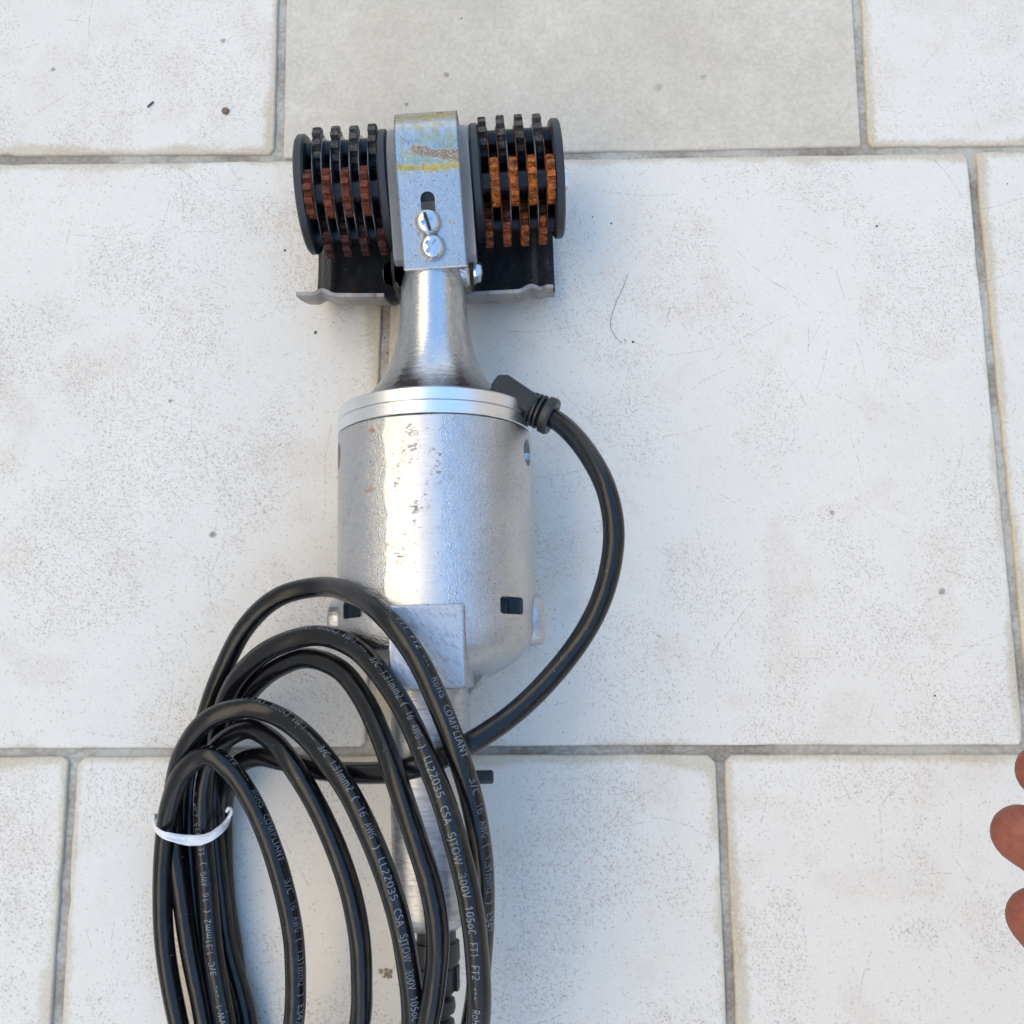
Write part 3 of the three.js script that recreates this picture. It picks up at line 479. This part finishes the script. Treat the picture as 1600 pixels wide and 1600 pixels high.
// ---------------------------------------------------------------- power cord: coil, lead and right-angle connector
const cordPrint = document.createElement('canvas'); cordPrint.width = 2048; cordPrint.height = 256;
const LINE = '3/C 16 AWG ( 1.31mm2 ) E347                RESISTANT 60oC) VW-1 --- 3/C 1.31mm2 ( 16 AWG ) LL22035 CSA SJTOW 300V 105oC FT1 FT2 --- RoHS COMPLIANT   ';
const PERIOD = 330, STEP = PERIOD / LINE.length;
const place = (word, from = 0) => LINE.indexOf(word, from) * STEP;
function cordTexture(seed, printed, faded = 0) {
  const c = document.createElement('canvas'); c.width = 2048; c.height = 192; const g = c.getContext('2d'), R = rng(seed), im = g.createImageData(2048, 192), d = im.data;
  for (let y = 0; y < 192; y++) for (let x = 0; x < 2048; x++) { const i = (y * 2048 + x) * 4, n = fbm(x / 26 + seed * 9, y / 9, 4), dust = smoothstep(n, 0.58, 0.82) * 20, f = LAT[(x * 13 + y * 197 + seed) & 65535] * 5; d[i] = 10 + dust + f; d[i + 1] = 10 + dust * 0.97 + f; d[i + 2] = 12 + dust * 0.92 + f; d[i + 3] = 255; }
  g.putImageData(im, 0, 0);
  for (let k = 0; k < 420; k++) { g.fillStyle = `rgba(${150 + R() * 50 | 0},${145 + R() * 45 | 0},${130 + R() * 40 | 0},${0.15 + R() * 0.4})`; g.beginPath(); g.arc(R() * 2048, R() * 192, 0.5 + R() * R() * 2.2, 0, TAU); g.fill(); }
  for (let k = 0; k < 36; k++) { g.strokeStyle = `rgba(140,136,128,${0.1 + R() * 0.3})`; g.lineWidth = 0.8 + R(); g.beginPath(); const x = R() * 2048, y = R() * 192, a = (R() - 0.5) * 0.8, l = 8 + R() * 40; g.moveTo(x, y); g.lineTo(x + Math.cos(a) * l, y + Math.sin(a) * l); g.stroke(); }
  if (printed) {
    g.font = '27px sans-serif'; g.textBaseline = 'middle'; g.textAlign = 'left'; const w = 2048 / LINE.length;
    for (const m of LINE.matchAll(/\S+/g)) {                              // each word keeps its own length, letters spaced out inside it
      const total = [...m[0]].reduce((q, ch) => q + g.measureText(ch).width, 0), k = Math.min(1.25, (m[0].length - 0.15) * w / total), sq = Math.min(1, k * 0.94); let x = (m.index + 0.1) * w;
      for (const ch of m[0]) {
        const fade = 0.78 + 0.22 * Math.min(1, vnoise(x * 0.02 + seed, 2) * 2) - faded * vnoise(x * 0.012, seed); g.fillStyle = `rgba(138,145,154,${clamp(fade, 0.15, 1)})`;
        g.save(); g.translate(x, 96 + (R() - 0.5) * 1.4); g.scale(sq, 1); g.fillText(ch, 0, 0); g.restore(); x += g.measureText(ch).width * k;
      }
    }
  }
  const t = canvasTex(c); return t;
}
const cordBump = tex(512, 64, (u, v) => { const k = fbm(u * 60, v * 14, 4); return [k, k, k]; }, false, true);
const cordMat = [[1, true, 0.1], [2, true, 0.25], [3, false, 0]].map(([s, p, f]) => phys({ map: cordTexture(s, p, f), roughness: 0.25, specularIntensity: 0.9, bumpMap: cordBump, bumpScale: 0.00012 }));
const cord = thing('coiled_cord', 'thick black rubber power cord in a loose coil, white print on its sheath', 'power cord', [-110, 0, 90]);
const CR = 4.35, rel = (pts) => pts.map(([x, y, z]) => [x + 110, y, z - 90]);
const strand = (pts, o = {}) => mesh(o.name || 'cord_loop', cable(rel(pts), CR, { period: PERIOD, ridge: 0.02, ...o, mark: o.mark && { text: o.mark.text, at: rel([o.mark.at])[0] } }), cordMat[o.mat ?? 0], cord);
// outermost loop, over the motor
strand([[-132.3,8,194.9],[-132.9,8,152.9],[-141.2,8,120.5],[-145,8,98.5],[-148.4,9,67.5],[-145.1,16,38.2],[-137.7,25,14.9],[-129.8,33,-2.2],[-117.4,42,-22.2],[-101.9,50,-34.3],[-82.3,58,-38.1],[-63.7,78,-32.9],[-47.5,97,-21.4],[-35.7,104,-6.6],[-26.1,108,12.2],[-19.7,110,28.2],[-14.7,108,44.3],[-11.5,102,63.2],[-10.7,96,80.1],[-11.5,88,100.1],[-15,80,129.6],[-27.5,60,173.4]], { mark: { text: place('RoHS'), at: [[-25.8,104,-0.6]][0] }, side: [[0, 200], [0.42, 150], [0.58, 60], [0.7, 36], [1, 40]], mat: 1 });
// second loop
strand([[-112.6,8,194.9],[-118.5,9,149.9],[-128.2,9,120.3],[-132.2,10,98.1],[-136,12,67],[-134.4,22,34.9],[-125.5,38,9],[-115.5,48,-3.2],[-100.5,58,-12.8],[-81.4,66,-17],[-65,76,-12.2],[-52.3,88,-1.9],[-40.7,100,12.5],[-31.6,112,28.1],[-24.5,118,43.1],[-18.8,120,60.2],[-15,118,75.5],[-12.6,112,94],[-12.2,100,123.1],[-23.2,70,171.6]], { mark: { text: place('3/C 1.31'), at: [[-55.6,86,-5.4]][0] }, side: [[0, 210], [0.36, 140], [0.46, 70], [0.62, 24], [0.76, -8], [1, -20]] });
// third, tucked under the second
strand([[-115.1,20,192.5],[-122.5,8,150.2],[-133.7,8,120.5],[-136.5,8,98.5],[-139.6,9,67.5],[-135.4,14,38.4],[-124.3,28,16.3],[-113.1,40,4],[-100.7,50,-4],[-86.8,58,-7.9],[-71.7,66,-3.1],[-60.3,76,8.2],[-51,88,22.6],[-42.6,100,39.5],[-35.2,104,58.4],[-29.6,104,75.1],[-27.3,100,90.4],[-28.2,92,108],[-31.7,84,128.3],[-47.4,50,177.6]], { mat: 2 });
// fourth, from the outside of the bundle
strand([[-126.3,14,195],[-136.8,12,149],[-144,14,119],[-148,16,96.8],[-152,20,68.6],[-149.2,30,46.7],[-140.9,42,29.4],[-129.1,50,17.6],[-112.6,54,12.9],[-98.3,58,16.2],[-85.6,66,23.1],[-73.5,76,33.3],[-63.2,84,44.7],[-54.6,90,58.2],[-47.4,94,72.6],[-42.3,94,87.3],[-39.1,90,104.1],[-37.6,80,129.6],[-47.4,50,179.9]], { mark: { text: place('3/C 1.31'), at: [[-75.1,74,26.5]][0] }, side: [[0, 210], [0.34, 130], [0.46, 72], [0.62, 30], [0.78, 10], [1, 50]] });
// fifth, inside the fourth
strand([[-115.2,14,195],[-125,20,146.4],[-131.3,20,120.1],[-134.8,20,96],[-138.5,20,68.6],[-137.2,26,45.8],[-131,34,31.8],[-114.9,44,22.2],[-101.5,54,26.2],[-89.8,64,36.3],[-79.4,68,50.3],[-70.8,70,66.1],[-64.2,70,83.1],[-60.5,68,100.4],[-59.9,62,118.8],[-61.4,54,138],[-74.1,36,183.4]], { mark: { text: place('3/C 1.31'), at: [[-130.6,20,128.6]][0] }, side: [[0, 4], [0.3, 0], [0.4, 60], [0.55, 150], [1, 200]] });
// smallest loop on top
strand([[-133.4,14,192.4],[-147.8,14,148.3],[-154.2,16,118.5],[-155.9,18,96.4],[-154.2,24,70.8],[-149.3,33,53.2],[-141.2,42,39.6],[-130.3,47,33],[-119,49,39.7],[-109.3,50,52.5],[-100.8,51,69.2],[-94.7,50,87.2],[-91,47,105.5],[-89.9,44,123.9],[-90.9,40,142.5],[-100.8,24,183.3]], { mark: { text: place('RoHS'), at: [[-111.3,50,48.1]][0] }, side: [[0, 200], [0.38, 130], [0.48, 75], [0.7, 46], [1, 42]], mat: 1 });
// lead from the connector across the handle and under the coil
strand([[13.6,58,-114.4],[18.5,62,-111.1],[25.2,70,-103],[32.7,80,-89.6],[38.3,88,-74.5],[40.7,90,-58.8],[39.4,88,-43.6],[34.9,84,-28.5],[26.5,80,-13.4],[12.8,80,3.1],[-1,82,15.6],[-15.1,84,24.8],[-28.8,84,31.7],[-43.8,83,36.1],[-61.6,73,38],[-79.9,58,38.1],[-98.7,46,35.2],[-110.6,38,34.3],[-122.1,28,38.9],[-131.2,14,52.6],[-133.5,7,70.6],[-131.3,6,98.9],[-125.9,6,126.5],[-122.6,7,153.2],[-125.5,7,190.1]], { name: 'lead', mat: 2, nu: 320 });
// tail that leaves the handle's strain relief
strand([[-29.5,46,138.2],[-30.8,40,152.5],[-38.2,24,178.3],[-53,10,204.3]], { name: 'lead', mat: 2, nu: 40 });
// turns at the near end of the coil, out of the picture
for (const pts of [
  [[-27.5,60,173.4],[-41,46,200.4],[-69.2,28,218.4],[-96.4,14,215.2],[-112.6,8,194.9]], [[-23.2,70,171.6],[-36.8,50,200.9],[-66.6,36,218.1],[-99.6,24,214.2],[-115.1,20,192.5]],
  [[-47.4,50,177.6],[-59.9,40,199.6],[-85.3,28,213.6],[-112.1,18,209.6],[-126.3,14,195]], [[-47.4,50,179.9],[-58,44,200.9],[-78.8,34,213.6],[-101.5,22,210.3],[-115.2,14,195]],
  [[-74.1,36,183.4],[-82.7,30,200],[-102.9,22,210.3],[-123.8,16,206.3],[-133.4,14,192.4]], [[-100.8,24,183.3],[-105.4,16,199.2],[-112.9,10,207.4],[-120.8,7,204.4],[-125.5,7,190.1]],
  [[-53,10,204.3],[-77.9,8,223],[-108.8,8,218],[-132.3,8,194.9]]]) strand(pts, { mat: 2, nu: 60 });
{ // right-angle connector at the flange
  const conn = new THREE.Group(); conn.name = 'connector'; cord.add(conn);
  const [a, b, c] = rel([[-0.9,58,-123.5],[7.4,57,-117.9],[20.3,59,-111.6]]).map((p) => new THREE.Vector3(...p));
  const along = (from, to) => new THREE.Matrix4().makeTranslation(from.x, from.y, from.z).multiply(new THREE.Matrix4().lookAt(to, from, new THREE.Vector3(0, 1, 0)));
  const mA = along(a, b), mB = along(b, c), len = b.distanceTo(c);
  const blockShape = [[-9.6, -2.0], [-7.4, -5.6], [-4.5, -6.4], [5.5, -5.0], [11.5, -4.6], [12, 4.6], [6, 5.4], [-6, 5.6], [-9.6, 3.0]];
  const blk = extrude(blockShape, 15, 2.6, [], 2).translate(0, 0, -9).rotateX(-PI / 2);
  const dir = b.clone().sub(a), ang = Math.atan2(-dir.z, dir.x);
  mesh('connector_body', blk.rotateY(ang).translate(a.x + dir.x * 0.12, a.y + 2, a.z + dir.z * 0.12), M.black, conn);
  const boot = [[-4, 0.01], [-4, 6.2]]; for (let k = 0; k < 5; k++) { const z = -3.5 + k * 2.1; boot.push([z, 5.6 + 0.2 * k], [z + 0.4, 7.0 + 0.2 * k], [z + 1.3, 7.0 + 0.2 * k], [z + 1.7, 5.6 + 0.2 * k]); }
  boot.push([7.4, 7.2], [8, 8.3], [10.8, 8.5], [12.0, 7.9], [12.2, 4.6], [11, 4.4], [11, 0.01]);
  mesh('boot', revolve(boot, 0, 100, 48).applyMatrix4(mB), M.black, conn);
}

// ---------------------------------------------------------------- white twist tie round the bundle
{
  const pts = [[-160.9,20,63.4],[-156.4,28,66.1],[-151,32,68.2],[-142.7,29.5,70.5],[-134.8,28,70.2],[-129.3,25,66.8],[-127.8,18,63.1],[-131,9,61.8],[-139.7,3,64.3],[-149.4,2.6,65.5],[-160,3,64.9],[-164.2,9,63.2]].map((p) => new THREE.Vector3(p[0] + 155, p[1], p[2] - 76));
  const loop = new THREE.CatmullRomCurve3(pts, true, 'centripetal'), R = rng(5);
  const band = (shift, wide, ph) => grid(160, 14, (u, v) => {
    const t = u % 1, c = loop.getPointAt(t), T = loop.getTangentAt(t), w0 = new THREE.Vector3(0, 0.15, 1), n = T.clone().cross(w0).normalize(), w = n.clone().cross(T).normalize(), a = v * TAU;
    const tw = 0.5 * Math.sin(t * TAU * 2 + ph), k = wide * (0.72 + 0.5 * Math.exp(-(((t - 0.27) / 0.11) ** 2))), wr = 0.16 * Math.sin(a * 5 + t * 30 + ph) + 0.1 * Math.sin(t * 160 + a * 2);
    const x = Math.cos(a) * k * (1 + wr * 0.2), y = Math.sin(a) * (0.62 + wr * 0.6), X = x * Math.cos(tw) - y * Math.sin(tw), Y = x * Math.sin(tw) + y * Math.cos(tw);
    return { p: [c.x + w.x * (X + shift) + n.x * Y, c.y + w.y * (X + shift) + n.y * Y + 0.4, c.z + w.z * (X + shift) + n.z * Y], uv: [u * 8, v] };
  });
  const white = std({ color: rgb(0.78, 0.79, 0.80), roughness: 0.5, bumpScale: 0.0004, bumpMap: tex(256, 64, (u, v) => { const k = fbm(u * 12, v * 26, 3); return [k, k, k]; }, false, true) });
  const tail = new THREE.TubeGeometry(new THREE.CatmullRomCurve3([[-128,25,64.6],[-126.2,24,61.7],[-124.6,26,59],[-125,29,57],[-126.3,28,58.7]].map((p) => new THREE.Vector3(p[0] + 155, p[1], p[2] - 76))), 30, 0.75, 8);
  const tie = mesh('twist_tie', join(band(0, 1.9, 0), band(0.7, 1.2, 2.1), tail), white); tie.position.set(-0.155, 0, 0.076);
  tag(tie, 'crumpled white plastic twist tie wrapped round the bundled black cord', 'twist tie');
}

// ---------------------------------------------------------------- a hand reaching in from the right
{
  const N = 92, C = [186, 232, 88], S = 88;                             // field box centre and half size, millimetres
  const bones = [], j = (x, z, y) => [x, y, z];
  const chain = (pts, radii) => { for (let k = 0; k < pts.length - 1; k++) bones.push([pts[k], pts[k + 1], radii[k], radii[k + 1]]); };
  const fingers = [
    [[j(138, 23, 214), j(153, 33, 230), j(172, 52, 243), j(204, 84, 240)], [7.3, 7.9, 8.4, 9.6]],
    [[j(129.5, 38.5, 216), j(145, 51.5, 233), j(166, 71, 247), j(196, 104, 243)], [7.5, 8.2, 8.8, 10]],
    [[j(130.8, 58.5, 218), j(140, 75, 235), j(156, 95, 248), j(184, 121, 242)], [7.5, 8.1, 8.6, 9.6]],
    [[j(152, 92, 220), j(157, 104, 232), j(164, 118, 240), j(176, 136, 238)], [6.6, 7.0, 7.5, 8.8]],
    [[j(176, 14, 214), j(192, 28, 222), j(212, 52, 230), j(230, 88, 234)], [8, 9.2, 10.5, 13]],
  ];
  const groups = fingers.map(([p, r]) => { const b = []; for (let k = 0; k < 3; k++) b.push([p[k], p[k + 1], r[k], r[k + 1]]); return b; });
  const palm = [[j(204, 84, 238), j(236, 128, 238), 11, 14], [j(196, 104, 239), j(228, 140, 238), 11, 14], [j(184, 121, 239), j(216, 150, 238), 10, 13], [j(176, 136, 237), j(208, 156, 236), 9, 13], [j(230, 88, 234), j(238, 136, 236), 13, 16], [j(222, 138, 238), j(262, 182, 244), 19, 19]];
  const dist = (p, [a, b, ra, rb]) => { const bx = b[0] - a[0], by = b[1] - a[1], bz = b[2] - a[2], px = p[0] - a[0], py = p[1] - a[1], pz = p[2] - a[2]; const h = clamp((px * bx + py * by + pz * bz) / (bx * bx + by * by + bz * bz), 0, 1); return Math.hypot(px - bx * h, py - by * h, pz - bz * h) - lerp(ra, rb, h); };
  const smin = (a, b, k) => { const h = clamp(0.5 + 0.5 * (b - a) / k, 0, 1); return lerp(b, a, h) - k * h * (1 - h); };
  const mc = new MarchingCubes(N, undefined, false, false, 160000); mc.isolation = 0;
  for (let z = 0; z < N; z++) for (let y = 0; y < N; y++) for (let x = 0; x < N; x++) {
    const p = [C[0] + (x - N / 2) / (N / 2) * S, C[1] + (y - N / 2) / (N / 2) * S, C[2] + (z - N / 2) / (N / 2) * S];
    let d = 1e9; for (const b of palm) d = smin(d, dist(p, b), 9);
    for (const f of groups) { let e = 1e9; for (const b of f) e = smin(e, dist(p, b), 3); d = smin(d, e, 1.6); }
    mc.field[x + y * N + z * N * N] = Math.min(x, y, z) < 2 || Math.max(x, y, z) > N - 3 ? -4 : -d;
  }
  mc.update();
  const n = mc.count ?? mc.geometry.drawRange.count, pos = new Float32Array(n * 3), nor = new Float32Array(n * 3), uv = new Float32Array(n * 2);
  const O = [186, 0, 88], SHIFT = 1.8;
  for (let i = 0; i < n; i++) {
    for (let k = 0; k < 3; k++) { pos[i * 3 + k] = C[k] - O[k] + mc.positionArray[i * 3 + k] * S; nor[i * 3 + k] = mc.normalArray[i * 3 + k]; }
    uv[i * 2] = pos[i * 3] / 40; uv[i * 2 + 1] = pos[i * 3 + 2] / 40;
  }
  const g = new THREE.BufferGeometry(); g.setAttribute('position', new THREE.BufferAttribute(pos, 3)); g.setAttribute('normal', new THREE.BufferAttribute(nor, 3)); g.setAttribute('uv', new THREE.BufferAttribute(uv, 2));
  const skin = phys({ roughness: 0.55, specularIntensity: 0.6, bumpScale: 0.00012, bumpMap: tex(256, 256, (u, v) => { const k = fbm(u * 90, v * 90, 2); return [k, k, k]; }, false, true),
    map: tex(256, 256, (u, v) => { const k = fbm(u * 10, v * 10, 4), m = fbm(u * 40, v * 40, 3); return mix3(mix3([0.53, 0.31, 0.255], [0.59, 0.35, 0.285], k), [0.49, 0.265, 0.225], 0.4 * smoothstep(m, 0.5, 0.7)); }, true, true) });
  const hand = thing('hand', 'brown-skinned hand reaching in at the right edge, fingertips just in view', 'hand', [O[0] + SHIFT, O[1], O[2] + 1.5]);
  mesh('palm_and_fingers', g, skin, hand);
  const cloth = std({ color: rgb(0.03, 0.035, 0.05), roughness: 0.95, bumpMap: castBump, bumpScale: 0.0006 });
  const a = new THREE.Vector3(58, 240, 77), b = new THREE.Vector3(230, 330, 290), m = new THREE.Matrix4().makeTranslation(a.x, a.y, a.z).multiply(new THREE.Matrix4().lookAt(b, a, new THREE.Vector3(0, 1, 0)));
  mesh('sleeve', revolve([[4, 0.01], [4, 22], [0, 24], [-0.5, 27], [2, 29], [60, 33], [150, 39], [280, 47], [288, 44], [288, 0.01]], 0, 100, 48).applyMatrix4(m), cloth, hand);
}

// ---------------------------------------------------------------- small litter on the tiles
{
  const lump = (r, seed, sy = 0.6) => { const g = new THREE.IcosahedronGeometry(r, 3), p = g.attributes.position; for (let i = 0; i < p.count; i++) { const v = new THREE.Vector3().fromBufferAttribute(p, i), n = 1 + 0.35 * (fbm(v.x * 0.9 + seed + 20, v.y * 0.9 + v.z * 0.7 + 20, 3) - 0.5); p.setXYZ(i, v.x * n, v.y * n * sy, v.z * n); } g.computeVertexNormals(); return g; };
  const put = (o, x, y, z) => { o.position.set(x * MM, y * MM, z * MM); return o; };
  const [peb, spl, crumb] = [[-151.6,1,-295.3],[-191.6,0.5,-299.3],[-56.8,0.6,134]];
  tag(put(mesh('pebble', lump(1.9, 1), std({ color: rgb(0.20, 0.13, 0.09), roughness: 0.8 })), peb[0], 0.9, peb[2]), 'tiny round brown pebble on the tile left of the cutter head', 'pebble');
  tag(put(mesh('splinter', new THREE.CapsuleGeometry(0.55, 3.4, 4, 8).rotateZ(PI / 2).rotateY(rad(46)), std({ color: rgb(0.12, 0.11, 0.10), roughness: 0.8 })), spl[0], 0.5, spl[2]), 'short dark splinter lying on the upper left tile', 'splinter');
  const bits = []; { const R = rng(9); for (let k = 0; k < 16; k++) bits.push(lump(0.35 + R() * 0.5, k).translate((R() - 0.5) * 3.4, 0.3, (R() - 0.5) * 3.8)); }
  tag(put(mesh('crumb', join(...bits), std({ color: rgb(0.28, 0.22, 0.16), roughness: 0.9 })), crumb[0], 0, crumb[2]), 'small crumbly tan clod on the tile between two cord loops', 'crumb');
  const hair = (pts, r) => new THREE.TubeGeometry(new THREE.CatmullRomCurve3(pts.map((p) => new THREE.Vector3(...p))), 60, r, 5);
  const strandPts = [[59.6,0.3,-204.4],[56.8,0.3,-196.8],[53.7,0.3,-189.9],[51,0.3,-182.3],[50.2,0.3,-176.8],[52.1,0.3,-171.4],[55.9,0.3,-167.3]], c0 = strandPts[3];
  tag(put(mesh('thread', hair(strandPts.map((p) => [p[0] - c0[0], 0.2, p[2] - c0[2]]), 0.13), std({ color: rgb(0.26, 0.25, 0.24), roughness: 0.8 })), c0[0], 0, c0[2]), 'thin curved dark thread lying on the tile right of the neck', 'thread');
  const gritAt = [[41.9,0.3,-235.7],[51.5,0.3,-232.1],[61.5,0.3,-168],[57.3,0.3,-169],[202.4,0.3,8.8],[189.2,0.3,-230.7],[-64.8,0.3,-170],[-63.3,0.3,-161.9],[-117.3,0.3,-217.3],[258.9,0.3,-254.2]];
  const gritLabels = ['black speck of grit on the tile just right of the right cutter drum', 'smaller black speck right of the right cutter drum, farther from it', 'black speck beside the lower end of the thin dark thread', 'black speck touching the lower end of the thin dark thread', 'lone black speck near the lower right corner of the large middle tile', 'round black speck on the upper right part of the middle tile', 'upper of two black specks in the joint left of the neck', 'lower of two black specks in the joint left of the neck', 'dark speck on the tile below and left of the left cutter drum', 'dark speck on the narrow tile strip at the right edge'];
  gritAt.forEach(([x, , z], i) => tag(put(mesh('grit', lump(0.36 + (i % 3) * 0.12, i + 3), M.black), x, 0.25, z), gritLabels[i], 'grit', 'specks of grit scattered on the tiles'));
}

renderer.render(scene, camera);
